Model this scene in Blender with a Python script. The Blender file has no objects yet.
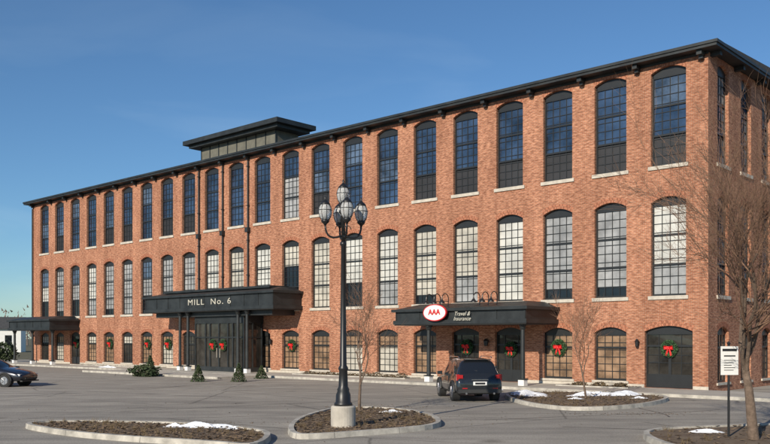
import bpy, math, random
from mathutils import Vector, Matrix
R=random.Random(7)
sc=bpy.context.scene
sc.view_settings.view_transform='Standard'; sc.view_settings.look='None'; sc.view_settings.exposure=0

# ---------------------------------------------------------------- materials
def mat(name,col,rough=.8,var=.0,vscale=3.0,bump=0.0,bscale=40.0,metal=0.0,spec=.5,col2=None,detail=6,coat=0):
    m=bpy.data.materials.new(name); m.use_nodes=True
    nt=m.node_tree; b=nt.nodes['Principled BSDF']
    b.inputs['Base Color'].default_value=(*col,1); b.inputs['Roughness'].default_value=rough
    b.inputs['Metallic'].default_value=metal; b.inputs['Specular IOR Level'].default_value=spec
    b.inputs['Coat Weight'].default_value=coat
    tc=nt.nodes.new('ShaderNodeTexCoord')
    if var>0 or col2:
        n=nt.nodes.new('ShaderNodeTexNoise'); n.inputs['Scale'].default_value=vscale; n.inputs['Detail'].default_value=detail
        n.inputs['Roughness'].default_value=.65
        nt.links.new(tc.outputs['Object'],n.inputs['Vector'])
        r=nt.nodes.new('ShaderNodeValToRGB')
        c2=col2 if col2 else tuple(c*(1-var) for c in col); c1=col if col2 else tuple(min(1,c*(1+var)) for c in col)
        r.color_ramp.elements[0].position=.36; r.color_ramp.elements[1].position=.64
        r.color_ramp.elements[0].color=(*c2,1); r.color_ramp.elements[1].color=(*c1,1)
        nt.links.new(n.outputs['Fac'],r.inputs['Fac']); nt.links.new(r.outputs['Color'],b.inputs['Base Color'])
    if bump>0:
        n2=nt.nodes.new('ShaderNodeTexNoise'); n2.inputs['Scale'].default_value=bscale; n2.inputs['Detail'].default_value=4
        nt.links.new(tc.outputs['Object'],n2.inputs['Vector'])
        bp=nt.nodes.new('ShaderNodeBump'); bp.inputs['Strength'].default_value=bump; bp.inputs['Distance'].default_value=.03
        nt.links.new(n2.outputs['Fac'],bp.inputs['Height']); nt.links.new(bp.outputs['Normal'],b.inputs['Normal'])
    return m

def brick_mat(name,c1,c2,mortar):
    m=bpy.data.materials.new(name); m.use_nodes=True; nt=m.node_tree; N=nt.nodes; Lk=nt.links
    b=N['Principled BSDF']; b.inputs['Roughness'].default_value=.9; b.inputs['Specular IOR Level'].default_value=.2
    tc=N.new('ShaderNodeTexCoord'); sx=N.new('ShaderNodeSeparateXYZ'); Lk.new(tc.outputs['Object'],sx.inputs[0])
    ad=N.new('ShaderNodeMath'); ad.operation='ADD'; Lk.new(sx.outputs['X'],ad.inputs[0]); Lk.new(sx.outputs['Y'],ad.inputs[1])
    cb=N.new('ShaderNodeCombineXYZ'); Lk.new(ad.outputs[0],cb.inputs['X']); Lk.new(sx.outputs['Z'],cb.inputs['Y'])
    br=N.new('ShaderNodeTexBrick'); Lk.new(cb.outputs[0],br.inputs['Vector'])
    br.inputs['Scale'].default_value=1; br.inputs['Brick Width'].default_value=.215; br.inputs['Row Height'].default_value=.075
    br.inputs['Mortar Size'].default_value=.008; br.inputs['Mortar Smooth'].default_value=.3
    br.inputs['Color1'].default_value=(*c1,1); br.inputs['Color2'].default_value=(*c2,1); br.inputs['Mortar'].default_value=(*mortar,1)
    br.inputs['Bias'].default_value=-.1
    def ramp(n,p0,c0,p1,c1_):
        r=N.new('ShaderNodeValToRGB'); r.color_ramp.elements[0].position=p0; r.color_ramp.elements[1].position=p1
        r.color_ramp.elements[0].color=(*c0,1); r.color_ramp.elements[1].color=(*c1_,1); Lk.new(n.outputs['Fac'],r.inputs['Fac']); return r.outputs[0]
    def mul(a,c):
        x=N.new('ShaderNodeMix'); x.data_type='RGBA'; x.blend_type='MULTIPLY'; x.inputs[0].default_value=1
        Lk.new(a,x.inputs[6]); Lk.new(c,x.inputs[7]); return x.outputs[2]
    n=N.new('ShaderNodeTexNoise'); n.inputs['Scale'].default_value=.4; n.inputs['Detail'].default_value=8; n.inputs['Roughness'].default_value=.7
    Lk.new(cb.outputs[0],n.inputs['Vector'])
    o=mul(br.outputs['Color'],ramp(n,.3,(.76,.74,.74),.72,(1.16,1.18,1.2)))
    mp=N.new('ShaderNodeMapping'); mp.inputs['Scale'].default_value=(4.65,13.3,1); Lk.new(cb.outputs[0],mp.inputs['Vector'])
    wn=N.new('ShaderNodeTexNoise'); wn.inputs['Scale'].default_value=.9; wn.inputs['Detail'].default_value=2; Lk.new(mp.outputs[0],wn.inputs['Vector'])
    o=mul(o,ramp(wn,.32,(.60,.56,.56),.68,(1.25,1.28,1.3)))
    mp2=N.new('ShaderNodeMapping'); mp2.inputs['Scale'].default_value=(1.3,.10,1); Lk.new(cb.outputs[0],mp2.inputs['Vector'])
    sn=N.new('ShaderNodeTexNoise'); sn.inputs['Scale'].default_value=1; sn.inputs['Detail'].default_value=5; Lk.new(mp2.outputs[0],sn.inputs['Vector'])
    o=mul(o,ramp(sn,.35,(.84,.83,.83),.65,(1.08,1.09,1.1)))
    Lk.new(o,b.inputs['Base Color'])
    bp=N.new('ShaderNodeBump'); bp.inputs['Strength'].default_value=.4; bp.inputs['Distance'].default_value=.01; bp.invert=True
    Lk.new(br.outputs['Fac'],bp.inputs['Height']); Lk.new(bp.outputs['Normal'],b.inputs['Normal'])
    return m

def glass_mat(name,col,rough=.04,wav=.12,var=.3,spec=.5,vs=.5):
    m=mat(name,col,rough,var=var,vscale=vs,spec=spec)
    nt=m.node_tree; b=nt.nodes['Principled BSDF']; tc=[n for n in nt.nodes if n.type=='TEX_COORD'][0]
    n2=nt.nodes.new('ShaderNodeTexNoise'); n2.inputs['Scale'].default_value=1.3; n2.inputs['Detail'].default_value=1
    nt.links.new(tc.outputs['Object'],n2.inputs['Vector'])
    bp=nt.nodes.new('ShaderNodeBump'); bp.inputs['Strength'].default_value=wav; bp.inputs['Distance'].default_value=.1
    nt.links.new(n2.outputs['Fac'],bp.inputs['Height']); nt.links.new(bp.outputs['Normal'],b.inputs['Normal'])
    return m

BRICK=brick_mat('red_brick',(.45,.185,.10),(.345,.125,.066),(.46,.34,.245))
VOUS1=mat('arch_brick_a',(.44,.175,.10),.9,var=.15,vscale=6); VOUS2=mat('arch_brick_b',(.29,.105,.058),.9,var=.15,vscale=6)
STONE=mat('granite_sill',(.50,.45,.38),.85,var=.15,vscale=4,bump=.2)
FRAME=mat('black_window_frame',(.02,.021,.022),.4,var=.1)
TRIM=mat('dark_trim_paint',(.020,.023,.024),.5,var=.35,vscale=1.3)
SOFF=mat('dark_soffit',(.03,.03,.03),.7,var=.1)
GBLUE=glass_mat('sky_tinted_glass',(.024,.042,.08),.03,.2,.7,spec=1.0)  # dark blue of the reflected sky is painted into the base colour
GBLUE2=glass_mat('sky_tinted_glass_pale',(.07,.10,.15),.03,.25,.7,spec=1.0)  # paler base colour paints in a brighter sky reflection
GDARK=glass_mat('dark_glass',(.010,.012,.016),.05,.1,.4)
GSCREEN=mat('dark_screen',(.022,.022,.025),.6,var=.2,vscale=.8)
BLIND=glass_mat('white_blind_behind_glass',(.52,.51,.47),.12,.1,.2,vs=.7)
BLIND2=glass_mat('grey_blind_behind_glass',(.31,.31,.31),.12,.1,.3,vs=.8)
BLIND3=glass_mat('tan_blind_behind_glass',(.25,.16,.10),.15,.1,.45,vs=1.2)
BLIND4=glass_mat('cream_blind_behind_glass',(.45,.42,.36),.12,.1,.25,vs=.9)
GLASS1=glass_mat('shop_glass',(.035,.032,.028),.05,.1,.6)
ROOFM=mat('roof_membrane',(.06,.06,.06),.9,var=.2)
PHM=mat('penthouse_panel',(.13,.125,.10),.7,var=.2,vscale=1.5)
CONC=mat('concrete',(.46,.42,.36),.9,var=.18,vscale=1.6,bump=.15,bscale=30)
CONC2=mat('kerb_concrete',(.42,.39,.34),.9,var=.3,vscale=2,bump=.2,bscale=25)
MULCH=mat('mulch',(.12,.078,.048),1,bump=1,bscale=30,col2=(.20,.145,.095),vscale=3)
CHIP=mat('mulch_chips',(.25,.17,.10),1,col2=(.07,.045,.03),vscale=9)
SNOW=mat('snow',(.82,.84,.88),.6,var=.06,vscale=4,bump=.5,bscale=8)
BLACK=mat('black_metal',(.014,.014,.015),.4,var=.15,vscale=5)
WHITE=mat('white_paint',(.78,.77,.74),.5,var=.05)
REDP=mat('red_paint',(.55,.025,.03),.45,var=.1)
RIB=mat('red_ribbon',(.66,.02,.02),.5,var=.15)
NEED=mat('fir_needles',(.06,.14,.05),.8,col2=(.025,.06,.025),vscale=8)
BARK=mat('bark',(.19,.135,.10),.95,col2=(.10,.07,.05),vscale=8,bump=.4,bscale=25)
TWIG=mat('twig_bark',(.19,.11,.07),.9,var=.25,vscale=2)
EVER=mat('evergreen',(.03,.055,.022),.85,col2=(.06,.075,.03),vscale=2)
DRYG=mat('dry_shrub',(.17,.12,.06),.9,col2=(.08,.055,.035),vscale=4)
FARB=mat('distant_bare_trees',(.12,.095,.085),1,col2=(.19,.15,.13),vscale=.3)

# ---------------------------------------------------------------- mesh builder
class MB:
    def __init__(s): s.v=[];s.f=[];s.m=[]
    def face(s,pts,mi=0):
        i=len(s.v); s.v+= [tuple(p) for p in pts]; s.f.append(tuple(range(i,i+len(pts)))); s.m.append(mi)
    def box(s,x0,x1,y0,y1,z0,z1,mi=0):
        i=len(s.v)
        s.v+=[(x0,y0,z0),(x1,y0,z0),(x1,y1,z0),(x0,y1,z0),(x0,y0,z1),(x1,y0,z1),(x1,y1,z1),(x0,y1,z1)]
        for q in ((0,3,2,1),(4,5,6,7),(0,1,5,4),(1,2,6,5),(2,3,7,6),(3,0,4,7)):
            s.f.append(tuple(i+k for k in q)); s.m.append(mi)
    def tube(s,pts,rad,n=6,mi=0,cap=True):
        i0=len(s.v); P=[Vector(p) for p in pts]
        prev=None
        for k,p in enumerate(P):
            d=(P[min(k+1,len(P)-1)]-P[max(k-1,0)])
            if d.length<1e-7: d=Vector((0,0,1))
            d.normalize()
            if prev is None: a=d.orthogonal().normalized()
            else:
                a=prev-d*prev.dot(d)
                a=a.normalized() if a.length>1e-5 else d.orthogonal().normalized()
            prev=a; b=d.cross(a); r=rad[k] if isinstance(rad,(list,tuple)) else rad
            for j in range(n):
                t=2*math.pi*j/n; s.v.append(tuple(p+(a*math.cos(t)+b*math.sin(t))*r))
        for k in range(len(P)-1):
            for j in range(n):
                a0=i0+k*n+j; a1=i0+k*n+(j+1)%n
                s.f.append((a0,a1,a1+n,a0+n)); s.m.append(mi)
        if cap and n>2:
            s.f.append(tuple(i0+j for j in reversed(range(n)))); s.m.append(mi)
            s.f.append(tuple(i0+(len(P)-1)*n+j for j in range(n))); s.m.append(mi)
    def lathe(s,c,prof,n=20,mi=0):
        s.tube([(c[0],c[1],c[2]+z) for r,z in prof],[max(r,.0005) for r,z in prof],n,mi)
    def obj(s,name,mats,parent=None,smooth=False,loc=None,rotz=None):
        me=bpy.data.meshes.new(name); me.from_pydata(s.v,[],s.f)
        for m in mats: me.materials.append(m)
        me.polygons.foreach_set('material_index',s.m)
        if smooth: me.polygons.foreach_set('use_smooth',[True]*len(s.f))
        me.update()
        o=bpy.data.objects.new(name,me); sc.collection.objects.link(o)
        if parent: o.parent=parent
        if loc: o.location=loc
        if rotz is not None: o.rotation_euler=(0,0,rotz)
        return o
def empty(name,loc=(0,0,0),rz=0):
    e=bpy.data.objects.new(name,None); sc.collection.objects.link(e); e.location=loc; e.rotation_euler=(0,0,rz); return e

# ---------------------------------------------------------------- building frame
CX,CY=15.0,38.8
ANG=math.atan2(.674,-.739)
def W(x,y,z=0):
    c,s_=math.cos(ANG),math.sin(ANG); return (CX+c*x-s_*y, CY+s_*x+c*y, z)
bld=empty('brick_mill_building',(CX,CY,0),ANG)
X0,X1=.3,67.4; DEP=20.0
NB=22; S0,DS=2.2,2.985
centers=[S0+DS*k for k in range(NB)]
wall=MB(); arch=MB(); sill=MB(); fr=MB(); pane=MB()
PM=[GBLUE,GDARK,GSCREEN,BLIND,BLIND2,BLIND3,GLASS1,GBLUE2,BLIND4]
REC=.20
def place(axis):
    if axis=='f': return lambda u,o,z:(u,o,z)
    return lambda u,o,z:(X0-o,-u,z)
def quad(mb,T,a,b,c,d,mi=0): mb.face([T(*a),T(*b),T(*c),T(*d)],mi)
def tbox(mb,T,u0,u1,o0,o1,z0,z1,mi=0):
    p=[(u0,o0,z0),(u1,o0,z0),(u1,o1,z0),(u0,o1,z0),(u0,o0,z1),(u1,o0,z1),(u1,o1,z1),(u0,o1,z1)]
    i=len(mb.v); mb.v+=[T(*q) for q in p]
    for q in ((0,3,2,1),(4,5,6,7),(0,1,5,4),(1,2,6,5),(2,3,7,6),(3,0,4,7)):
        mb.f.append(tuple(i+k for k in q)); mb.m.append(mi)
def cell(T,a,b,zl,zh,c,w,z0,zt,rise,floor,k,door=False):
    h=w/2; zs=zt-rise; NS=8
    def az(u):
        t=(u-c)/h; return zs+rise*(1-t*t)
    quad(wall,T,(a,0,zl),(c-h,0,zl),(c-h,0,zh),(a,0,zh))
    quad(wall,T,(c+h,0,zl),(b,0,zl),(b,0,zh),(c+h,0,zh))
    if z0>zl+.01: quad(wall,T,(c-h,0,zl),(c+h,0,zl),(c+h,0,z0),(c-h,0,z0))
    us=[c-h+w*i/NS for i in range(NS+1)]
    for i in range(NS):
        u,v=us[i],us[i+1]
        quad(wall,T,(u,0,az(u)),(v,0,az(v)),(v,0,zh),(u,0,zh))
        quad(wall,T,(u,0,az(u)),(v,0,az(v)),(v,-REC-.1,az(v)),(u,-REC-.1,az(u)))
    quad(wall,T,(c-h,0,z0),(c-h,-REC-.1,z0),(c-h,-REC-.1,zs),(c-h,0,zs))
    quad(wall,T,(c+h,0,z0),(c+h,-REC-.1,z0),(c+h,-REC-.1,zs),(c+h,0,zs))
    quad(wall,T,(c-h,0,z0),(c+h,0,z0),(c+h,-REC-.1,z0),(c-h,-REC-.1,z0))
    NV=22
    for i in range(NV):
        for row in range(2):
            def pt(t,off):
                u=c+t*h; nx=t*.38; return (u+nx*off,0.012,az(c+t*h)+off)
            t0=-1+2*i/NV+.012; t1=-1+2*(i+1)/NV-.012; o0=.005+row*.13; o1=o0+.115
            arch.face([T(*pt(t0,o0)),T(*pt(t1,o0)),T(*pt(t1,o1)),T(*pt(t0,o1))],0 if (i*3+row*2+k)%5>1 else 1)
    if not door:
        sh=.17 if floor else .11
        tbox(sill,T,c-h-.12,c+h+.12,-.08,.07,z0-sh,z0+.003)
    F0,F1=-REC-.06,-REC+.03
    e=.07
    tbox(fr,T,c-h,c-h+e,F0,F1,z0+.004,zs); tbox(fr,T,c+h-e,c+h,F0,F1,z0+.004,zs)
    tbox(fr,T,c-h+e,c+h-e,F0,F1,z0+.004,z0+.10)
    head=.16 if floor>1 else .1
    for i in range(NS):
        u,v=us[i],us[i+1]
        fr.face([T(u,F1,zs-head),T(v,F1,zs-head),T(v,F1,az(v)),T(u,F1,az(u))],0)
    tbox(fr,T,c-h+e,c+h-e,F0,F1-.004,zs-head-.05,zs-head)
    gz0,gz1=z0+.10,zs-head-.05; gu0,gu1=c-h+e,c+h-e; GP=-REC-.04
    Hh=gz1-gz0
    if floor==0 or door: cuts=[0,.72,1] if not door else [0,.78,1]
    else: cuts=[0,.335,.67,1]
    base=R.choice([3,3,8,3,4] if k<13 else [3,8,4,4])
    drop=R.random()
    for q in range(len(cuts)-1):
        a0=gz0+Hh*cuts[q]; a1=gz0+Hh*cuts[q+1]
        if floor==2:
            if q==0: mi=2 if (k<6 or R.random()<.45) else 0
            else: mi=0
            if R.random()<.30 and q: mi=7
            if k==9 and q<2: mi=4
        elif floor==1:
            mi=base
            if q==0 and drop<.3: mi=4
            if q==0 and drop>.85: mi=1
            if k>=13 and q==2 and drop>.5: mi=7
            if k in (9,) and q<2: mi=1
        else:
            mi=R.choice([5,5,6,5,8 if k>5 else 5]) if not door else 6
            if k in(1,): mi=5
        if T is not TF and floor>0: mi=R.choice([4,7,0])
        nr=3 if floor else 2
        for rr_ in range(nr):
            m_=mi
            if floor==1 and q==0 and rr_==0 and .3<drop<.6: m_=1
            tilt=R.uniform(-.007,.007); t2=R.uniform(-.004,.004)
            za=a0+(a1-a0)*rr_/nr; zb=a0+(a1-a0)*(rr_+1)/nr; um=(gu0+gu1)/2
            pane.face([T(gu0,GP+tilt,za),T(um,GP,za),T(um,GP+t2,zb),T(gu0,GP+tilt,zb)],m_)
            pane.face([T(um,GP,za),T(gu1,GP-tilt,za),T(gu1,GP-tilt,zb),T(um,GP+t2,zb)],m_)
        if q>0: tbox(fr,T,gu0,gu1,GP-.02,F1+.012 if q==1 else F1-.006,a0-.045,a0+.045)
    cols=4; bar=.016
    if door:
        tbox(fr,T,c-.07,c+.07,GP-.02,F1-.01,gz0,gz0+Hh*.78)
        tbox(fr,T,gu0,gu1,GP-.02,F1-.014,gz0,gz0+.55)
        for u in (gu0+(gu1-gu0)*.25,gu0+(gu1-gu0)*.75):
            tbox(fr,T,u-bar,u+bar,GP-.02,F1-.035,gz0+.55,gz1)
        for z in (.45,.6): tbox(fr,T,gu0,gu1,GP-.02,F1-.04,gz0+Hh*z-bar,gz0+Hh*z+bar)
        return
    for i in range(1,cols):
        u=gu0+(gu1-gu0)*i/cols
        tbox(fr,T,u-bar,u+bar,GP-.02,F1-.035,gz0,gz1)
    rows=10 if floor>0 else 6
    for i in range(1,rows):
        z=gz0+Hh*i/rows
        tbox(fr,T,gu0,gu1,GP-.02,F1-.04,z-bar,z+bar)
TF=place('f'); TS=place('s')
bounds=[X0]+[(centers[i]+centers[i+1])/2 for i in range(NB-1)]+[X1]
GROUND_DOORS={0:2.35,3:1.9,4:1.9,19:1.8,11:1.8,12:1.8}
for k,c in enumerate(centers):
    a,b=bounds[k],bounds[k+1]
    if k in GROUND_DOORS: cell(TF,a,b,0,3.7,c,GROUND_DOORS[k],.13,3.08,.26,0,k,True)
    else: cell(TF,a,b,0,3.7,c,1.72,.40,3.04,.26,0,k)
    cell(TF,a,b,3.7,9.9,c,1.72,4.5,9.20,.26,1,k)
    cell(TF,a,b,9.9,15.6,c,1.72,10.68,15.36,.26,2,k)
NSD=6
sb=[0]+[0.2+DS*1.0*(i+1)+.1 for i in range(NSD-1)]+[DEP]
for k in range(NSD):
    a,b=sb[k],sb[k+1]; c=1.8+DS*k
    cell(TS,a,b,0,3.7,c,1.4,.40,3.04,.24,0,k)
    cell(TS,a,b,3.7,9.9,c,1.4,4.5,9.20,.24,1,k)
    cell(TS,a,b,9.9,15.6,c,1.4,10.68,15.36,.24,2,k)
wall.face([(X1,0,0),(X1,-DEP,0),(X1,-DEP,15.6),(X1,0,15.6)])
wall.face([(X0,-DEP,0),(X1,-DEP,0),(X1,-DEP,15.6),(X0,-DEP,15.6)])
wall.obj('walls',[BRICK],bld); arch.obj('brick_arches',[VOUS1,VOUS2],bld)
sill.obj('stone_sills',[STONE],bld); fr.obj('window_frames',[FRAME],bld); pane.obj('window_panes',PM,bld)

# roof
rf=MB(); OV=.62
rf.box(X0-OV,X1+OV,-DEP-OV,OV,15.62,15.82,0)
rf.box(X0-OV-.06,X1+OV+.06,-DEP-OV-.06,OV+.06,15.75,15.88,0)
for u in bounds[1:-1]+[X0+.25,X1-.3]:
    rf.box(u-.12,u+.12,.036,.46,15.42,15.617,0)
    rf.box(u-.09,u+.09,.036,.26,15.28,15.418,0)
for t in sb[1:-1]+[.35]:
    rf.box(X0-.46,X0-.001,-t-.12,-t+.12,15.42,15.617,0)
rf.box(X0-.03,X1,0.001,.035,15.50,15.617,0)
rf.face([(X0-OV,OV,15.885),(X1+OV,OV,15.885),(X1+OV,-DEP/2,16.4),(X0-OV,-DEP/2,16.4)],1)
rf.face([(X0-OV,-DEP-OV,15.885),(X1+OV,-DEP-OV,15.885),(X1+OV,-DEP/2,16.4),(X0-OV,-DEP/2,16.4)],1)
rf.face([(X0-OV,OV,15.885),(X0-OV,-DEP-OV,15.885),(X0-OV,-DEP/2,16.4)],1)
rf.obj('roof',[TRIM,ROOFM],bld)
ph=MB()
ph.box(34.0,46.2,-7.0,-3.0,18.75,19.1,0)
ph.box(34.4,45.8,-6.7,-3.35,18.5,18.745,0)
ph.box(35.3,44.9,-6.3,-4.0,15.9,18.495,1)
for i in range(9):
    u=35.3+i*1.2; ph.box(u-.04,u+.04,-4.0,-3.95,15.9,18.49,0)
ph.box(35.2,45.0,-6.4,-3.9,17.2,17.35,0)
ph.obj('penthouse',[TRIM,PHM],bld)
fd=MB()
cur=X0-.02
for k,c in enumerate(centers):
    if k in GROUND_DOORS:
        fd.box(cur,c-GROUND_DOORS[k]/2-.02,.0,.025,0,.27,0); cur=c+GROUND_DOORS[k]/2+.02
fd.box(cur,X1,.0,.025,0,.27,0)
fd.obj('foundation_band',[STONE],bld)
dp=MB()
for u in (bounds[11],bounds[12],bounds[13]):
    dp.tube([(u,.12,15.2),(u,.12,5.9)],.06,8)
    for z in (14.8,12,9.5,7): dp.box(u-.09,u+.09,0,.2,z,z+.06)
    dp.box(u-.16,u+.16,.02,.28,10.1,10.45)
dp.tube([(X1-.2,.12,15.2),(X1-.2,.12,.2)],.06,8)
dp.obj('downspouts',[TRIM],bld)
wl=MB()
for u in (centers[0]+1.5,centers[3]+1.4,centers[4]-1.5,31.0,38.6):
    wl.box(u-.05,u+.05,0.001,.14,2.3,2.36); wl.lathe((u,.16,2.05),[(.03,0),(.08,.05),(.10,.28),(.12,.30),(.02,.42)],8)
wl.obj('wall_lanterns',[BLACK],bld)

# ---------------------------------------------------------------- canopies
def canopy(name,x0,x1,d,z0,z1,cols):
    m=MB()
    m.box(x0,x1,.02,d,z0,z0+.22,0)
    m.box(x0+.10,x1-.10,.02,d-.10,z0+.222,z1-.16,0)
    m.box(x0-.08,x1+.08,.02,d+.08,z1-.158,z1,0)
    m.box(x0+.05,x1-.05,.02,d-.05,z0-.05,z0-.003,1)
    e=.5; a=[(x0+.1,.02,z1+.003),(x1-.1,.02,z1+.003),(x1-.1,d-.1,z1+.003),(x0+.1,d-.1,z1+.003)]
    t=[(x0+e+.3,.02,z1+.3),(x1-e-.3,.02,z1+.3),(x1-e-.3,d-e-.9,z1+.3),(x0+e+.3,d-e-.9,z1+.3)]
    for i in range(4): m.face([a[i],a[(i+1)%4],t[(i+1)%4],t[i]],0)
    m.face(t,0)
    n=int((x1-x0)/1.5)
    for i in range(n+1):
        u=x0+.15+(x1-x0-.3)*i/n; m.box(u-.03,u+.03,d-.10,d-.07,z0+.225,z1-.165,0)
    for (u,o) in cols:
        m.box(u-.17,u+.17,o-.17,o+.17,.12,.42,2)
        m.box(u-.20,u+.20,o-.20,o+.20,.42,.48,0)
        m.tube([(u,o,.48),(u,o,z0-.3)],[.12,.105],14,0)
        m.lathe((u,o,z0-.32),[(.11,0),(.17,.06),(.13,.1),(.2,.2),(.2,.27)],14,0)
    return m.obj(name,[TRIM,SOFF,WHITE],bld)
canopy('entrance_canopy_east',8.1,16.9,3.05,3.25,4.1,[(8.6,2.6),(14.6,2.7)])
canopy('entrance_canopy_west',58.0,66.4,2.9,3.25,4.2,[(58.4,2.4),(62.3,2.4),(66,2.4)])
canopy('main_entrance_canopy',27.8,43.2,2.6,4.45,5.65,[(31.0,2.2),(32.0,2.2),(37.9,2.2),(38.9,2.2)])
mc=MB()
mc.box(28.6,42.4,.03,2.0,4.05,4.397,0); mc.box(29.2,41.8,.03,1.75,5.9,6.05,0)
mc.obj('canopy_cornice',[TRIM],bld)
vs=MB()
a,b,o=31.9,37.7,1.75
vs.box(a,b,.02,o,.12,.45,0); vs.box(a,b,.02,o,3.55,4.04,0)
for u in (a+.06,33.2,33.75,34.8,35.85,36.4,b-.06): vs.box(u-.06,u+.06,o-.12,o,.45,3.55,0)
for yy in (.1,.9): vs.box(a,a+.12,yy,yy+.1,.45,3.55,0); vs.box(b-.12,b,yy,yy+.1,.45,3.55,0)
for z in (2.55,): vs.box(a+.12,b-.12,o-.1,o-.02,z-.05,z+.05,0); vs.box(a+.02,a+.1,.1,o-.12,z-.05,z+.05,0)
vs.face([(a+.1,o-.08,.45),(b-.1,o-.08,.45),(b-.1,o-.08,3.55),(a+.1,o-.08,3.55)],1)
vs.face([(a+.06,.05,.45),(a+.06,o-.1,.45),(a+.06,o-.1,3.55),(a+.06,.05,3.55)],1)
vs.face([(b-.06,.05,.45),(b-.06,o-.1,.45),(b-.06,o-.1,3.55),(b-.06,.05,3.55)],1)
for u in (34.62,34.98): vs.tube([(u,o+.03,1.1),(u,o+.03,1.8)],.02,6,2)
vs.obj('vestibule',[TRIM,GLASS1,STONE],bld)

def text(body,name,size,loc,m,parent=bld,ext=.012,align='CENTER',shear=0):
    cu=bpy.data.curves.new(name,'FONT'); cu.body=body; cu.size=size; cu.extrude=ext; cu.align_x=align; cu.align_y='CENTER'; cu.shear=shear
    o=bpy.data.objects.new(name,cu); sc.collection.objects.link(o); o.parent=parent; o.location=loc
    o.rotation_euler=(math.radians(90),0,math.radians(180)); cu.materials.append(m)
    return o
LET=mat('cream_letters',(.50,.475,.40),.5,var=.1)
t=text('MILL  No. 6','name_lettering',.58,(34.9,2.53,5.06),LET); t.data.space_character=1.2; t.scale=(1.5,1,1)

gl=MB()
for cx in (10.9,14.1):
    for du in (-.55,0,.55):
        u=cx+du
        pts=[(u,2.35,4.1),(u,2.3,4.55)]
        for i in range(9):
            t_=math.pi*i/8; pts.append((u,2.3+.28*(1-math.cos(t_)),4.62+.28*math.sin(t_)))
        gl.tube(pts,.026,6,0)
        gl.lathe((u,2.86,4.36),[(.17,0),(.15,.06),(.06,.18),(.03,.26)],12,0)
    gl.tube([(cx-.6,2.35,4.5),(cx+.6,2.35,4.5)],.02,6,0)
gl.obj('gooseneck_lights',[BLACK],bld)

os_=empty('oval_sign')
ov=MB()
def ell(mb,rx,rz,y0,y1,mi,n=40):
    A=[(rx*math.cos(2*math.pi*i/n),y0,rz*math.sin(2*math.pi*i/n)) for i in range(n)]
    B=[(p[0],y1,p[2]) for p in A]
    mb.face(B,mi); mb.face(list(reversed(A)),mi)
    for i in range(n): j=(i+1)%n; mb.face([A[i],A[j],B[j],B[i]],mi)
ell(ov,.80,.45,0,.10,0); ell(ov,.74,.40,.1,.108,1)
os_.location=W(13.75,3.16,3.86); os_.rotation_euler=(0,0,ANG)
ov.obj('sign_panel',[REDP,WHITE],os_)
text('AAA','sign_lettering',.40,(0,.125,.02),REDP,os_).data.offset=.012
cs=empty('canopy_script_sign',W(12.0,3.155,3.64),ANG)
text('Travel &','script_upper',.30,(0,0,.13),LET,cs,shear=.4); text('Insurance','script_lower',.29,(0,0,-.13),LET,cs,shear=.4)

# ---------------------------------------------------------------- ground
def asphalt():
    m=bpy.data.materials.new('worn_asphalt'); m.use_nodes=True; nt=m.node_tree; N=nt.nodes; Lk=nt.links
    b=N['Principled BSDF']; b.inputs['Roughness'].default_value=.9; b.inputs['Specular IOR Level'].default_value=.25
    tc=N.new('ShaderNodeTexCoord')
    def noise(s,d=5,sc=(1,1,1),rot=0):
        mp=N.new('ShaderNodeMapping'); mp.inputs['Scale'].default_value=sc; mp.inputs['Rotation'].default_value=(0,0,rot); Lk.new(tc.outputs['Object'],mp.inputs['Vector'])
        n=N.new('ShaderNodeTexNoise'); n.inputs['Scale'].default_value=s; n.inputs['Detail'].default_value=d; n.inputs['Roughness'].default_value=.6
        Lk.new(mp.outputs[0],n.inputs['Vector']); return n
    def ramp(n,p0,c0,p1,c1):
        r=N.new('ShaderNodeValToRGB'); r.color_ramp.elements[0].position=p0; r.color_ramp.elements[1].position=p1
        r.color_ramp.elements[0].color=(*c0,1); r.color_ramp.elements[1].color=(*c1,1); Lk.new(n.outputs[0],r.inputs[0]); return r
    def mul(a,b2):
        x=N.new('ShaderNodeMix'); x.data_type='RGBA'; x.blend_type='MULTIPLY'; x.inputs[0].default_value=1
        Lk.new(a,x.inputs[6]); Lk.new(b2,x.inputs[7]); return x.outputs[2]
    r1=ramp(noise(.07,6),.35,(.30,.272,.232),.65,(.385,.35,.30))
    r2=ramp(noise(.5,8,(1,2.2,1)),.3,(.78,.78,.79),.7,(1.14,1.14,1.13))
    r3=ramp(noise(22,3),.3,(.72,.72,.72),.7,(1.25,1.25,1.25))
    rt=ramp(noise(.35,4,(.12,2.6,1),-ANG),.38,(.84,.84,.85),.6,(1.04,1.04,1.04))
    v=N.new('ShaderNodeTexVoronoi'); v.feature='DISTANCE_TO_EDGE'; v.inputs['Scale'].default_value=.16
    nn=noise(1.2,4); mpx=N.new('ShaderNodeMix'); mpx.data_type='RGBA'; mpx.inputs[0].default_value=.12
    Lk.new(tc.outputs['Object'],mpx.inputs[6]); Lk.new(nn.outputs['Color'],mpx.inputs[7]); Lk.new(mpx.outputs[2],v.inputs['Vector'])
    r4=ramp(v,.002,(.55,.55,.55),.006,(1,1,1))
    v2=N.new('ShaderNodeTexVoronoi'); v2.inputs['Scale'].default_value=.32; Lk.new(mpx.outputs[2],v2.inputs['Vector'])
    r5=ramp(v2,.03,(.62,.61,.6),.12,(1,1,1))
    o=mul(mul(mul(mul(mul(r1.outputs[0],r2.outputs[0]),r3.outputs[0]),r4.outputs[0]),rt.outputs[0]),r5.outputs[0])
    Lk.new(o,b.inputs['Base Color'])
    bp=N.new('ShaderNodeBump'); bp.inputs['Strength'].default_value=.4; bp.inputs['Distance'].default_value=.01
    Lk.new(noise(60,3).outputs[0],bp.inputs['Height']); Lk.new(bp.outputs[0],b.inputs['Normal'])
    return m
ASPH=asphalt()
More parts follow.
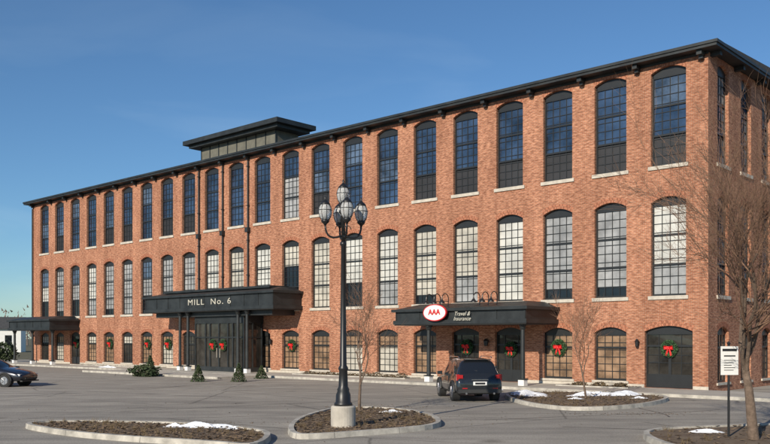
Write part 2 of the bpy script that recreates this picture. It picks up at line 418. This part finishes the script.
GRASS=mat('winter_grass',(.10,.09,.045),1,col2=(.14,.12,.07),vscale=.4,bump=.5,bscale=15)
g=MB(); g.face([(-3000,-3000,0),(3000,-3000,0),(3000,3000,0),(-3000,3000,0)]); g.obj('ground',[GRASS])
g=MB(); g.face([(-75,-25,.004),(50,-25,.004),(50,100,.004),(-75,100,.004)]); g.obj('parking_lot',[ASPH])

def chaikin(P,n=2):
    for _ in range(n):
        Q=[]
        for i in range(len(P)):
            a,b=P[i],P[(i+1)%len(P)]
            Q+=[(a[0]*.75+b[0]*.25,a[1]*.75+b[1]*.25),(a[0]*.25+b[0]*.75,a[1]*.25+b[1]*.75)]
        P=Q
    return P
def area(P): return sum(P[i][0]*P[(i+1)%len(P)][1]-P[(i+1)%len(P)][0]*P[i][1] for i in range(len(P)))/2
def inset(P,d):
    out=[];n=len(P)
    for i in range(n):
        a,b,c=Vector(P[i-1]),Vector(P[i]),Vector(P[(i+1)%n])
        t=(c-a).normalized(); nn=Vector((-t.y,t.x)); out.append(tuple(b+nn*d))
    return out
def inside(p,P):
    r=False;j=len(P)-1
    for i in range(len(P)):
        if (P[i][1]>p[1])!=(P[j][1]>p[1]) and p[0]<(P[j][0]-P[i][0])*(p[1]-P[i][1])/(P[j][1]-P[i][1])+P[i][0]: r=not r
        j=i
    return r
def island(P,chips=500,sm=2,h=.14,top=MULCH,tufts=0):
    if area(P)<0: P=P[::-1]
    P=chaikin(P,sm) if sm else P; I=inset(P,.16); m=MB(); n=len(P)
    Ob=inset(P,.02)
    for i in range(n):
        j=(i+1)%n
        m.face([(*P[i],0),(*P[j],0),(*Ob[j],h),(*Ob[i],h)],0)
        m.face([(*Ob[i],h),(*Ob[j],h),(*I[j],h),(*I[i],h)],0)
        m.face([(*I[i],h),(*I[j],h),(*I[j],h-.05),(*I[i],h-.05)],0)
        if sm and i%4==0:
            a=Vector((*P[i],0)); b=Vector((*Ob[i],h)); c=Vector((*I[i],h)); t=(Vector((*P[j],0))-a).normalized()*.008; u=Vector((0,0,.003))
            nn=(a-c); nn.z=0; nn=nn.normalized()*.003
            m.face([a+nn,a+nn+t,b+nn+t,b+nn],3); m.face([b+u,b+u+t,c+u+t,c+u],3)
    m.face([(*p,h-.05) for p in I],1)
    xs=[p[0] for p in I]; ys=[p[1] for p in I]; c=0;tr=0
    while c<chips and tr<chips*20:
        tr+=1; q=(R.uniform(min(xs),max(xs)),R.uniform(min(ys),max(ys)))
        if not inside(q,I): continue
        c+=1; a=R.uniform(0,6.28); l=R.uniform(.02,.07); w=l*.5; z=h-.045+R.uniform(0,.03)
        dx,dy=math.cos(a),math.sin(a); tz=R.uniform(-.02,.03)
        m.face([(q[0]-dx*l-dy*w,q[1]-dy*l+dx*w,z),(q[0]+dx*l-dy*w,q[1]+dy*l+dx*w,z+tz),(q[0]+dx*l+dy*w,q[1]+dy*l-dx*w,z+tz+.01),(q[0]-dx*l+dy*w,q[1]-dy*l-dx*w,z+.02)],2)
    c=0
    while c<tufts:
        q=(R.uniform(min(xs),max(xs)),R.uniform(min(ys),max(ys)))
        if not inside(q,I): continue
        c+=1
        for _ in range(14):
            a=R.uniform(0,6.28); hh=R.uniform(.06,.18); bx,by=q[0]+R.gauss(0,.04),q[1]+R.gauss(0,.04)
            m.face([(bx-.006,by,h-.05),(bx+.006,by,h-.05),(bx+math.cos(a)*hh*.6,by+math.sin(a)*hh*.6,h-.05+hh)],4)
    return m.obj('planting_island',[CONC2,top,CHIP,SOFF,DRYG])
island([(-10.3,23.9),(-9.5,24.8),(-7.5,24.6),(-5.2,24.0),(-3.3,22.5),(-2.75,21.3),(-2.8,18.8),(-4.0,19.6),(-7.0,20.9),(-8.9,22.4)],1300,tufts=60)
island([(-2.4,21.3),(-2.7,23.5),(-2.6,26.3),(-1.6,30.0),(.5,29.2),(1.5,27),(1.7,24.6),(1.35,23.2),(-.2,22.0),(-1.9,20.9)],1300,tufts=60)
island([(5.4,38.4),(4.85,34.4),(5.3,30.8),(6.6,28.9),(9.1,30.4),(11.3,33.6),(11.7,35.8),(9.8,38.4)],1000,tufts=60)
island([(6.2,20.5),(6.8,22.5),(9.3,23.4),(13,24.5),(19,26),(19,15),(9,15),(6.4,18)],1200,tufts=90)
CONCJ=mat('sidewalk_concrete',(.42,.385,.33),.9,var=.15,vscale=.6,bump=.15,bscale=30)
sw=MB(); x=-6.0
while x<72:
    for (ya,yb) in ((0.03,1.9),(1.91,3.8)):
        sw.box(x+.006,x+1.894,ya,yb,0,.125,0)
    x+=1.9
sw.box(-6.2,72,3.81,4.0,0,.14,1)
o=sw.obj('sidewalk',[CONCJ,CONC2]); o.location=(CX,CY,0); o.rotation_euler=(0,0,ANG)
s=MB(); s.box(27.5,43.5,4.01,7.2,0,.128,0); s.box(27.3,43.7,7.21,7.4,0,.14,1)
o=s.obj('entrance_plaza',[CONC,CONC2],loc=(CX,CY,0),rotz=ANG)
for (a,b) in ((17.4,27.2),(1.9+1.6,7.4),(44,57)):
    P=[W(a,.06)[:2],W(b,.06)[:2],W(b,1.5)[:2],W(a,1.5)[:2]]
    island(P,200,0,.18)
PAINT=mat('worn_white_paint',(.68,.66,.61),.8,col2=(.38,.355,.31),vscale=2.5)
pl=MB()
for i in range(14):
    u=18+i*2.75
    pl.face([W(u,9.5,.008),W(u+.1,9.5,.008),W(u+.1,14.5,.008),W(u,14.5,.008)])
for i in range(12):
    u=24+i*2.75
    pl.face([W(u,20,.008),W(u+.1,20,.008),W(u+.1,25,.008),W(u,25,.008)])
pl.face([W(24,22.45,.0095),W(57,22.45,.0095),W(57,22.55,.0095),W(24,22.55,.0095)])
pl.obj('parking_stall_lines',[PAINT])
TAR=mat('crack_sealant',(.07,.068,.065),.6,var=.3)
tr=MB(); r=random.Random(15)
for (x,y,a,L) in ((-20,33,.1,16),(-9,29,.5,9),(-2,36,-.3,12),(3,26,.25,10),(-28,48,-.1,22),(9,27,1.2,5),(-14,40,-.5,10),(5,24,-.1,8)):
    p=Vector((x,y)); z=.0072; prev=None
    for i in range(int(L/.4)):
        a+=r.uniform(-.16,.16); n_=Vector((-math.sin(a),math.cos(a)))*r.uniform(.015,.035)
        cur_=(p-n_,p+n_)
        if prev: tr.face([(*prev[0],z),(*cur_[0],z),(*cur_[1],z),(*prev[1],z)])
        prev=cur_; p=p+Vector((math.cos(a),math.sin(a)))*.4
tr.obj('crack_sealant_lines',[TAR])
lv=MB(); r=random.Random(16)
for _ in range(900):
    c0=r.choice([(-6.5,25.2,4,.5),(0,31.2,2.2,.7),(8.2,28.2,3,.8),(3,27,6,6),(-6,30,9,8)])
    q=Vector((c0[0]+r.gauss(0,.5)*c0[2],c0[1]+r.gauss(0,.5)*c0[3],.012)); a=r.uniform(0,6.28); l=r.uniform(.02,.05)
    d=Vector((math.cos(a),math.sin(a),r.uniform(0,.4)))*l; e=Vector((-math.sin(a),math.cos(a),0))*l*.5
    lv.face([q-d,q+e,q+d,q-e])
lv.obj('fallen_leaves',[CHIP])

# ---------------------------------------------------------------- snow
def snow(cx,cy,rx,ry,h,z,rot=0):
    m=MB(); nr,na=9,34; ph=[R.uniform(0,6.28) for _ in range(4)]
    rings=[]
    for i in range(nr+1):
        t=i/nr; ring=[]
        for j in range(na):
            a=2*math.pi*j/na; k=1+.22*math.sin(2*a+ph[0])+.16*math.sin(3*a+ph[1])+.12*math.sin(7*a+ph[2])+.08*math.sin(13*a+ph[3])
            x=rx*t*k*math.cos(a); y=ry*t*k*math.sin(a)
            zz=z+h*(1-t**2)*(.7+.3*math.sin(5*x/rx+ph[3])*math.cos(4*y/ry))-.01*t+R.uniform(0,.03)*(1-t)
            ring.append((cx+x*math.cos(rot)-y*math.sin(rot),cy+x*math.sin(rot)+y*math.cos(rot),zz))
        rings.append(ring)
    for i in range(nr):
        for j in range(na):
            q=(j+1)%na; m.face([rings[i][j],rings[i+1][j],rings[i+1][q],rings[i][q]])
    return m.obj('snow_patch',[SNOW],smooth=False)
snow(-4.9,23.1,.75,.28,.14,.1,-.1); snow(-5.7,23.2,.35,.15,.08,.1); snow(-4.0,22.6,.2,.1,.05,.1)
snow(6.1,36.6,.75,1.3,.18,.1,.3); snow(8.2,35.6,.5,.25,.1,.1); snow(10.0,36.2,1.1,.5,.2,.1,.3); snow(8.9,37.0,.6,.25,.12,.1); snow(7.6,33.8,.3,.12,.05,.1); snow(10.2,34.2,.35,.2,.06,.1)
snow(*W(48,2.9)[:2],1.2,.3,.15,.12,ANG); snow(5.0,39.7,.5,.5,.15,.1)
snow(.2,27.8,.4,.15,.06,.1); snow(8.2,21.9,.4,.2,.07,.1)

# ---------------------------------------------------------------- trees
def rvec(r): return Vector((r.gauss(0,1),r.gauss(0,1),r.gauss(0,1)))
def grow(mb,r,p,d,L,rad,lev,mx,up=.12,kids=(3,4),spread=.65,f0=None,low=.5,mn=.0032):
    n=6 if lev<2 else 4
    pts=[p.copy()]; rs=[rad]; dd=d.copy(); dirs=[dd]
    for i in range(n):
        dd=(dd+rvec(r)*(.05 if lev==0 else .13)+Vector((0,0,up if lev else 0))).normalized()
        p=p+dd*(L/n); pts.append(p.copy()); dirs.append(dd); rs.append(rad*(1-.5*(i+1)/n) if lev<mx else rad*(1-.75*(i+1)/n))
    mb.tube(pts,rs,8 if lev<2 else (4 if lev<3 else 3),0 if lev<2 else 1,cap=False)
    if lev>=mx: return
    k=r.randint(*kids)+(1 if lev>=1 else 0)
    if lev==0 and low<.5: k+=2
    for i in range(k):
        t=r.uniform(.25,1) if lev>0 else r.uniform(low,1)
        if i==0: t=1.0
        idx=min(int(t*n),n-1); f=t*n-idx; q=pts[idx].lerp(pts[idx+1],f); dq=dirs[idx+1]
        ax=(dq.cross(rvec(r))).normalized(); a=r.uniform(.4,1)*spread if i else r.uniform(.05,.25)
        nd=(Matrix.Rotation(a,3,ax)@dq).normalized()
        fac=r.uniform(*f0) if (f0 and lev==0) else r.uniform(.5,.80)
        grow(mb,r,q,nd,L*fac,max(rs[idx]*r.uniform(.5,.7),mn),lev+1,mx,up,kids,spread,None,.5,mn)
def tree(x,y,z,L,rad,mx,seed,up=.12,kids=(3,4),spread=.65,lean=(0,0),f0=None,low=.5,mn=.0032):
    r=random.Random(seed); mb=MB()
    grow(mb,r,Vector((0,0,-.1)),Vector((lean[0],lean[1],1)).normalized(),L,rad,0,mx,up,kids,spread,f0,low,mn)
    return mb.obj('bare_tree',[BARK,TWIG],loc=(x,y,z),smooth=True)
tree(8.78,20.3,.1,2.5,.14,5,11,.06,(4,5),.80,(-.03,0),(.88,1.2),.42,.0042)
tree(8.05,34.2,.1,1.5,.05,4,5,.12,(3,5),.75,(0,0),(.8,1.1),.5,.005)
tree(-.85,28.6,.1,1.6,.06,4,9,.06,(4,5),.85,(0,0),(.75,1.05),.5,.0045)
tree(15.5,30.0,.0,2.6,.11,4,21,.08,(4,5),.7,(0,0),(1,1.3))
tree(-3.5,-1.5,.0,3.4,.17,5,33,.06,(4,4),.85,(0,0),(1.0,1.35))   # unseen tree behind the photographer, added to throw its crown's shadow into view

ft=MB(); r=random.Random(3)
for i in range(170):
    a=-1.25+2.5*i/170; D=r.uniform(230,330); x=math.sin(a)*D; y=math.cos(a)*D; h=r.uniform(9,15)
    ft.tube([(x,y,0),(x,y,h*.5)],[.3,.12],4)
    for j in range(120):
        q=Vector((x,y,h*.2))+Vector((r.gauss(0,.3)*h*.75,r.gauss(0,.3)*h*.5,abs(r.gauss(.3,.28))*h*.75))
        d=Vector((r.gauss(0,.5),r.gauss(0,.5),1)).normalized()*r.uniform(.6,1.5); w=Vector((d.z,0,-d.x)).normalized()*r.uniform(.08,.35)
        ft.face([q-w,q+w,q+d])
ft.obj('distant_trees',[FARB])
hs=empty('white_house',(-72,152,0),.3)
hb=MB(); hb.box(-7,7,-4,4,0,4.2,0)
hb.face([(-7.4,-4.5,4.1),(7.4,-4.5,4.1),(7.4,0,6.3),(-7.4,0,6.3)],1); hb.face([(-7.4,4.5,4.1),(7.4,4.5,4.1),(7.4,0,6.3),(-7.4,0,6.3)],1)
hb.face([(-7,-4,4.2),(-7,4,4.2),(-7,0,6.2)],0); hb.face([(7,-4,4.2),(7,4,4.2),(7,0,6.2)],0)
for u in (-5,-2,1.2,4.4): hb.box(u,u+1.1,-4.05,-4.001,1.2,3,2)
hb.obj('house_body',[WHITE,ROOFM,GDARK],hs)

# ---------------------------------------------------------------- shrubs
def foliage(mb,r,c,rad,n,size,mi=0,cone=False):
    for _ in range(n):
        d=rvec(r).normalized(); t=r.uniform(.55,1)**.6
        if cone:
            zz=r.uniform(0,1); rr=(1-zz)*r.uniform(.5,1)+.05; a=r.uniform(0,6.28)
            q=Vector((c[0]+rad[0]*rr*math.cos(a),c[1]+rad[1]*rr*math.sin(a),c[2]+rad[2]*zz))
        else:
            bump=1+.25*math.sin(d.x*5+c[0])*math.cos(d.y*4+d.z*6)
            q=Vector((c[0]+rad[0]*d.x*t*bump,c[1]+rad[1]*d.y*t*bump,c[2]+rad[2]*d.z*t*bump))
            if q.z<c[2]-rad[2]*.95: continue
        u=rvec(r).normalized()*size*r.uniform(.5,1.4); v=u.cross(rvec(r)).normalized()*size*r.uniform(.3,.7)
        mb.face([q-u,q+v,q+u,q-v],mi)
def shrub(name,c,rad,n,size,m,cone=False,seed=1):
    mb=MB(); r=random.Random(seed); foliage(mb,r,(0,0,0 if cone else rad[2]*.9),rad,n,size,0,cone)
    if cone: mb.tube([(0,0,0),(0,0,rad[2]*.6)],[.04,.02],5,1)
    else:
        for i in range(5): mb.tube([(0,0,0),(r.uniform(-1,1)*rad[0]*.5,r.uniform(-1,1)*rad[1]*.5,rad[2])],[.03,.01],4,1)
    return mb.obj(name,[m,BARK],loc=c)
for i,(x,y,h) in enumerate(((-10.7,48.9,.95),(-8.35,48.7,1.05),(-7.6,52.5,.8))):
    shrub('evergreen_shrub',(x,y,.0),(.45,.45,h),900,.06,EVER,True,i)
shrub('dark_leaved_shrub',(-15.6,55.2,.0),(.95,.6,.42),900,.10,EVER,False,8)
shrub('evergreen_shrub',(-15.3,55.6,.0),(.55,.55,1.35),900,.07,EVER,True,12)
for i in range(9):
    u=18.2+i*1.0; shrub('foundation_shrub',W(u,.9,.12),(.4,.35,R.uniform(.08,.18)),260,.05,DRYG,False,30+i)
for i in range(3):
    u=4.2+i*1.1; shrub('foundation_shrub',W(u,.9,.12),(.35,.3,.12),250,.06,DRYG,False,50+i)
hd=MB(); r=random.Random(4)
for i in range(16):
    foliage(hd,r,(i*1.5-12,r.uniform(-.4,.4),1.1),(1.25,1.1,r.uniform(.95,1.4)),900,.16)
hd.obj('evergreen_hedge',[EVER],loc=(-49,88,0),rotz=-.1)

# ---------------------------------------------------------------- wreaths
wm=MB(); r=random.Random(2)
for _ in range(1300):
    a=r.uniform(0,6.28); b_=r.uniform(0,6.28); rr=.14*r.uniform(.4,1)
    q=Vector(((.34+rr*math.cos(b_))*math.cos(a),abs(rr*math.sin(b_))+.02,(.34+rr*math.cos(b_))*math.sin(a)))
    u=rvec(r).normalized()*.05; v=u.cross(rvec(r)).normalized()*.02; wm.face([q-u,q+v,q+u,q-v],0)
for sgn in (-1,1):
    L=[(0,.13,.0),(sgn*.12,.2,.12),(sgn*.24,.2,.10),(sgn*.25,.17,-.02),(sgn*.13,.14,-.06),(0,.13,0)]
    for i in range(5):
        p,q=Vector(L[i]),Vector(L[i+1]); wv=Vector((0,.05,.03))
        wm.face([p-wv,q-wv,q+wv,p+wv],1)
    wm.face([(0,.14,.11),(sgn*.22,.17,.16),(sgn*.25,.17,-.05),(0,.14,-.04)],1)
    wm.face([(0,.15,0),(sgn*.07,.14,-.02),(sgn*.20,.13,-.34),(sgn*.09,.13,-.38)],1)
wm.lathe((0,.15,-.05),[(.01,0),(.05,.02),(.055,.05),(.05,.08),(.01,.1)],8,1)
wmesh=None
def wreath(u,o,z,s=1):
    global wmesh
    if wmesh is None:
        ob=wm.obj('christmas_wreath',[NEED,RIB]); wmesh=ob.data
    else:
        ob=bpy.data.objects.new('christmas_wreath',wmesh); sc.collection.objects.link(ob)
    ob.location=W(u,o,z); ob.rotation_euler=(0,0,ANG); ob.scale=(s,s,s)
for k in (0,2,3,4,9,14,15,17,19): wreath(centers[k],-.16,2.0 if k!=3 else 1.9,.9+.04*(k%3))
wreath(34.2,1.77,2.0,.9); wreath(35.4,1.77,2.0,.9)

# ---------------------------------------------------------------- street lamp
GLOBE=mat('prismatic_globe',(.80,.81,.80),.18,var=.12,vscale=9,bump=.5,bscale=30)
gb=GLOBE.node_tree.nodes['Principled BSDF']; gb.inputs['Transmission Weight'].default_value=.55; gb.inputs['IOR'].default_value=1.3
lamp=empty('street_lamp',(-1.14,23.3,0))
lb=MB()
lb.tube([(0,0,.0),(0,0,.62)],[.34,.34],28); lb.tube([(0,0,.62),(0,0,.66)],[.34,.31],28)
lb.obj('concrete_footing',[CONC],lamp)
lp=MB()
lp.lathe((0,0,.66),[(.25,0),(.25,.06),(.21,.10),(.20,.30),(.16,.40),(.17,.44),(.13,.52),(.115,.95),(.135,.99),(.135,1.03),(.095,1.10),(.075,2.6),(.06,4.35),(.09,4.38),(.09,4.43),(.06,4.48)],20)
lp.lathe((0,0,5.1),[(.055,0),(.055,.75),(.10,.80),(.12,.86),(.10,.9)],16)
for i in range(10):
    a=2*math.pi*i/10; lp.tube([(math.cos(a)*.12,math.sin(a)*.12,1.2),(math.cos(a)*.095,math.sin(a)*.095,1.75)],.012,4)
glb=MB()
def acorn(x,y,z):
    lp.lathe((x,y,z),[(.03,-.1),(.05,-.06),(.10,-.02),(.115,.03),(.10,.05)],16)
    glb.lathe((x,y,z),[(.10,.05),(.15,.13),(.175,.22),(.18,.30),(.165,.38),(.13,.455),(.12,.47)],20)
    lp.lathe((x,y,z),[(.04,.05),(.045,.18),(.03,.20),(.05,.26),(.05,.36),(.02,.40)],10)
    lp.lathe((x,y,z),[(.135,.455),(.14,.48),(.10,.53),(.045,.58),(.02,.62),(.03,.65),(.01,.70)],16)
    for i in range(8):
        a=2*math.pi*i/8+.3
        lp.tube([(x+math.cos(a)*q,y+math.sin(a)*q,z+h) for q,h in ((.11,.05),(.155,.13),(.182,.25),(.17,.38),(.135,.46))],.009,4)
    lp.tube([(x+.184*math.cos(2*math.pi*i/16),y+.184*math.sin(2*math.pi*i/16),z+.31) for i in range(17)],.010,4)
acorn(0,0,6.13)
for i in range(4):
    a=math.radians(14+90*i); dx,dy=math.cos(a),math.sin(a); rr=.5
    pts=[(0,0,5.30)]
    for t in range(1,9):
        f=t/8; pts.append((dx*rr*math.sin(f*math.pi/2)**.9,dy*rr*math.sin(f*math.pi/2)**.9,5.30-.10*math.sin(f*math.pi)+.28*f**2.2))
    lp.tube(pts,.028,8)
    sc_=[(dx*(.12+.1*math.cos(q)),dy*(.12+.1*math.cos(q)),5.47+.1*math.sin(q)) for q in [k*.6 for k in range(9)]]
    lp.tube(sc_,.012,5)
    acorn(dx*rr,dy*rr,5.66)
lp.obj('post_and_arms',[BLACK],lamp,smooth=True); glb.obj('globes',[GLOBE],lamp,smooth=True)

sg=empty('parking_sign',(8.42,20.9,.1),.15)
s=MB(); s.tube([(0,0,0),(0,0,2.25)],.03,8,0); s.box(-.23,.23,-.045,-.032,1.5,2.2,1); s.box(-.19,.19,-.05,-.0455,2.08,2.14,0); s.box(-.15,.15,-.05,-.0455,1.95,1.98,2)
for i in range(5): s.box(-.15,.15-.05*(i%3),-.05,-.0455,1.85-i*.06,1.865-i*.06,2)
s.lathe((0,0,2.24),[(.035,0),(.045,.03),(.02,.08)],8,0)
s.obj('sign_and_post',[BLACK,WHITE,BLACK],sg)

# ---------------------------------------------------------------- cars
import bmesh
TIRE=mat('tyre',(.02,.02,.02),.85); RIM=mat('alloy',(.45,.45,.47),.3,metal=.9); CGL=mat('car_glass',(.012,.014,.018),.04,spec=.7)
TAIL=mat('tail_light',(.38,.012,.015),.2,coat=.5); CHR=mat('chrome',(.7,.7,.72),.15,metal=1); CLAD=mat('dark_cladding',(.03,.03,.03),.6)
HEADL=mat('head_light',(.6,.62,.65),.1,coat=.5)
def car(name,loc,rz,st,paint,wb,wr,rear_i,front_i,side,suv=True):
    e=empty(name,loc,rz); m=MB(); rings=[]
    for (x,w,zb,zm,zbelt,wr_,zr) in st:
        h=[(0,zb),(w*.85,zb),(w,zb+.12),(w*1.01,zm),(w*.96,zbelt),(wr_,zr-.06),(wr_*.72,zr),(0,zr+.02)]
        rings.append([(x,y,z) for y,z in h]+[(x,-y,z) for y,z in reversed(h[1:-1])])
    n=len(rings[0]); m.v=[p for rg in rings for p in rg]
    for i in range(len(rings)-1):
        for j in range(n):
            k=(j+1)%n; m.f.append((i*n+j,i*n+k,(i+1)*n+k,(i+1)*n+j))
            mi=0; band=j if j<7 else 13-j
            if band==0: mi=2
            if band==4 and i in side: mi=1
            if band in(5,6) and (i==rear_i or i==front_i): mi=1
            m.m.append(mi)
    m.f.append(tuple(range(n))); m.m.append(0); m.f.append(tuple((len(rings)-1)*n+j for j in reversed(range(n)))); m.m.append(0)
    o=m.obj('body',[paint,CGL,CLAD],e,smooth=True)
    bm=bmesh.new(); bm.from_mesh(o.data); bmesh.ops.recalc_face_normals(bm,faces=bm.faces)
    cl=bm.edges.layers.float.new('crease_edge')
    for ed in bm.edges:
        if len({f.material_index for f in ed.link_faces})>1: ed[cl]=.55
    bm.to_mesh(o.data); bm.free()
    md=o.modifiers.new('s','SUBSURF'); md.levels=2; md.render_levels=2
    w_=max(s[1] for s in st); wh=MB()
    for wx in wb:
        for sg_ in (-1,1):
            y=sg_*(w_-.10)
            wh.tube([(wx,y-.1*sg_,wr),(wx,y+sg_*.125,wr)],[wr,wr],24,0)
            wh.tube([(wx,y+sg_*.126,wr),(wx,y+sg_*.135,wr)],[wr*.66,wr*.62],20,1)
            for q in range(5):
                a=2*math.pi*q/5; wh.tube([(wx,y+sg_*.14,wr),(wx+math.cos(a)*wr*.6,y+sg_*.14,wr+math.sin(a)*wr*.6)],.028,4,1)
            arc=[(wx+math.cos(math.pi*t/10)*(wr+.07),sg_*(w_+.005),wr+math.sin(math.pi*t/10)*(wr+.07)) for t in range(11)]
            wh.tube(arc,.045,6,2)
            wh.tube([(wx,sg_*(w_-.25),wr+.02),(wx,sg_*(w_+.004),wr+.02)],[wr+.06,wr+.06],24,3)
    wh.obj('wheels',[TIRE,RIM,CLAD,TIRE],e)
    return e
SUVP=mat('charcoal_car_paint',(.022,.024,.027),.25,metal=.3,coat=1)
suv=[(-2.30,.78,.42,.55,.66,.74,.74),(-2.27,.88,.34,.60,.80,.80,.90),(-2.15,.915,.30,.68,.97,.80,1.02),
     (-2.08,.92,.30,.68,1.0,.78,1.09),(-1.78,.92,.28,.68,1.02,.68,1.61),(-1.60,.92,.28,.68,1.01,.67,1.67),(-.62,.92,.28,.68,1.0,.67,1.70),(-.55,.92,.28,.68,1.0,.67,1.70),
     (.35,.92,.28,.68,.98,.66,1.67),(.55,.92,.28,.68,.98,.65,1.63),(1.25,.91,.28,.68,.97,.70,1.08),(1.85,.89,.30,.68,.92,.68,.99),(2.15,.84,.32,.62,.82,.62,.86),(2.28,.72,.38,.55,.66,.55,.70)]
sv=car('parked_suv',(3.42,35.5,0.004),math.radians(97),suv,SUVP,(-1.38,1.40),.36,3,9,(5,7,8))
d=MB()
for sg_ in (-1,1):
    def yy(a,b): return (a,b) if sg_>0 else (-b,-a)
    d.box(-2.235,-2.0,*yy(.66,.80),.92,1.06,0)
    d.box(-2.20,-2.0,*yy(.80,.905),.84,1.08,0)
    d.box(-2.325,-2.27,*yy(.50,.70),.52,.56,0)
    d.tube([(-2.36,sg_*.55,.34),(-2.1,sg_*.55,.34)],.04,10,1)
    d.tube([(-1.5,sg_*.66,1.70),(-1.4,sg_*.66,1.75),(.2,sg_*.66,1.75),(.4,sg_*.65,1.69)],.02,6,1)
    d.box(.62,.80,*yy(.93,1.12),.98,1.12,4)
    d.box(-1.56,-1.50,*yy(.80,.87),1.02,1.4,4)
    d.box(-.60,-.57,*yy(.88,.928),.4,1.0,3)
d.box(-2.335,-2.20,-.27,.27,.66,.80,2); d.box(-2.34,-2.3355,-.20,.20,.69,.77,4)
d.box(-2.33,-2.24,-.86,.86,.36,.50,3); d.box(-2.31,-2.20,-.33,.33,.86,.89,1)
d.box(-1.86,-1.72,-.55,.55,1.625,1.66,4)
d.tube([(-2.02,.05,1.2),(-1.93,.42,1.3)],.012,4,3)
d.obj('trim',[TAIL,CHR,WHITE,CLAD,SUVP],sv)
SEDP=mat('dark_car_paint',(.018,.02,.03),.25,metal=.3,coat=1)
sed=[(-2.35,.70,.42,.55,.66,.60,.78),(-2.28,.82,.34,.60,.82,.70,.95),(-1.70,.86,.28,.62,.90,.68,1.02),(-1.05,.88,.26,.62,.90,.58,1.34),(-.5,.88,.26,.62,.90,.58,1.41),(-.42,.88,.26,.62,.90,.58,1.415),
     (.3,.88,.26,.62,.90,.58,1.38),(1.05,.88,.26,.62,.88,.64,.98),(1.8,.85,.28,.60,.80,.62,.87),(2.2,.78,.32,.52,.68,.55,.74),(2.36,.62,.38,.48,.56,.45,.60)]
sc1=car('parked_sedan',(-20.6,44.6,.004),math.radians(-12),sed,SEDP,(-1.38,1.42),.32,2,6,(3,5),False)
d=MB()
for sg_ in (-1,1):
    d.box(2.02,2.22,*((.55,.76) if sg_>0 else (-.76,-.55)),.56,.66,0)
    d.box(.80,.95,*((.88,1.03) if sg_>0 else (-1.03,-.88)),.90,1.0,1)
d.box(2.3,2.37,-.5,.5,.40,.47,2); d.box(2.2,2.33,-.7,.7,.27,.33,2)
d.obj('trim',[HEADL,SEDP,CLAD],sc1)

# ---------------------------------------------------------------- light
EL=math.radians(25); tx,ty=-.50,-.866
AZ=math.atan2(tx,ty)
sd=bpy.data.lights.new('sun','SUN'); sd.energy=5.0; sd.angle=math.radians(.5); sd.color=(1,.91,.76)
so=bpy.data.objects.new('sun',sd); sc.collection.objects.link(so)
tos=Vector((tx*math.cos(EL),ty*math.cos(EL),math.sin(EL)))
so.rotation_euler=(-tos).to_track_quat('-Z','Y').to_euler(); so.location=(0,-20,40)
w=bpy.data.worlds.new('World'); sc.world=w; w.use_nodes=True; nt=w.node_tree
bg=nt.nodes['Background']; sk=nt.nodes.new('ShaderNodeTexSky'); sk.sky_type='NISHITA'; sk.sun_disc=False
sk.sun_elevation=EL; sk.sun_rotation=AZ; sk.air_density=1.0; sk.dust_density=.1; sk.ozone_density=3.5
tc=nt.nodes.new('ShaderNodeTexCoord'); mp=nt.nodes.new('ShaderNodeMapping'); mp.inputs['Scale'].default_value=(1.5,1.5,6); mp.inputs['Rotation'].default_value=(.3,.25,0)
nt.links.new(tc.outputs['Generated'],mp.inputs['Vector'])
nz=nt.nodes.new('ShaderNodeTexNoise'); nz.inputs['Scale'].default_value=2.2; nz.inputs['Detail'].default_value=7; nz.inputs['Distortion'].default_value=.6
nt.links.new(mp.outputs[0],nz.inputs['Vector'])
rp=nt.nodes.new('ShaderNodeValToRGB'); rp.color_ramp.elements[0].position=.48; rp.color_ramp.elements[1].position=.85
rp.color_ramp.elements[0].color=(.66,.86,1.0,1); rp.color_ramp.elements[1].color=(1.0,1.05,1.08,1)
nt.links.new(nz.outputs['Fac'],rp.inputs['Fac'])
mx=nt.nodes.new('ShaderNodeMix'); mx.data_type='RGBA'; mx.blend_type='MULTIPLY'; mx.inputs[0].default_value=1
nt.links.new(sk.outputs[0],mx.inputs[6]); nt.links.new(rp.outputs[0],mx.inputs[7]); nt.links.new(mx.outputs[2],bg.inputs['Color'])
bg.inputs['Strength'].default_value=.105

# ---------------------------------------------------------------- camera
cd=bpy.data.cameras.new('camera'); co=bpy.data.objects.new('camera',cd); sc.collection.objects.link(co)
co.location=(0,0,2.5); co.rotation_euler=(math.radians(90),0,0)
cd.sensor_width=36; cd.lens=853/770*36; cd.shift_y=116/770; cd.clip_end=6000
sc.camera=co
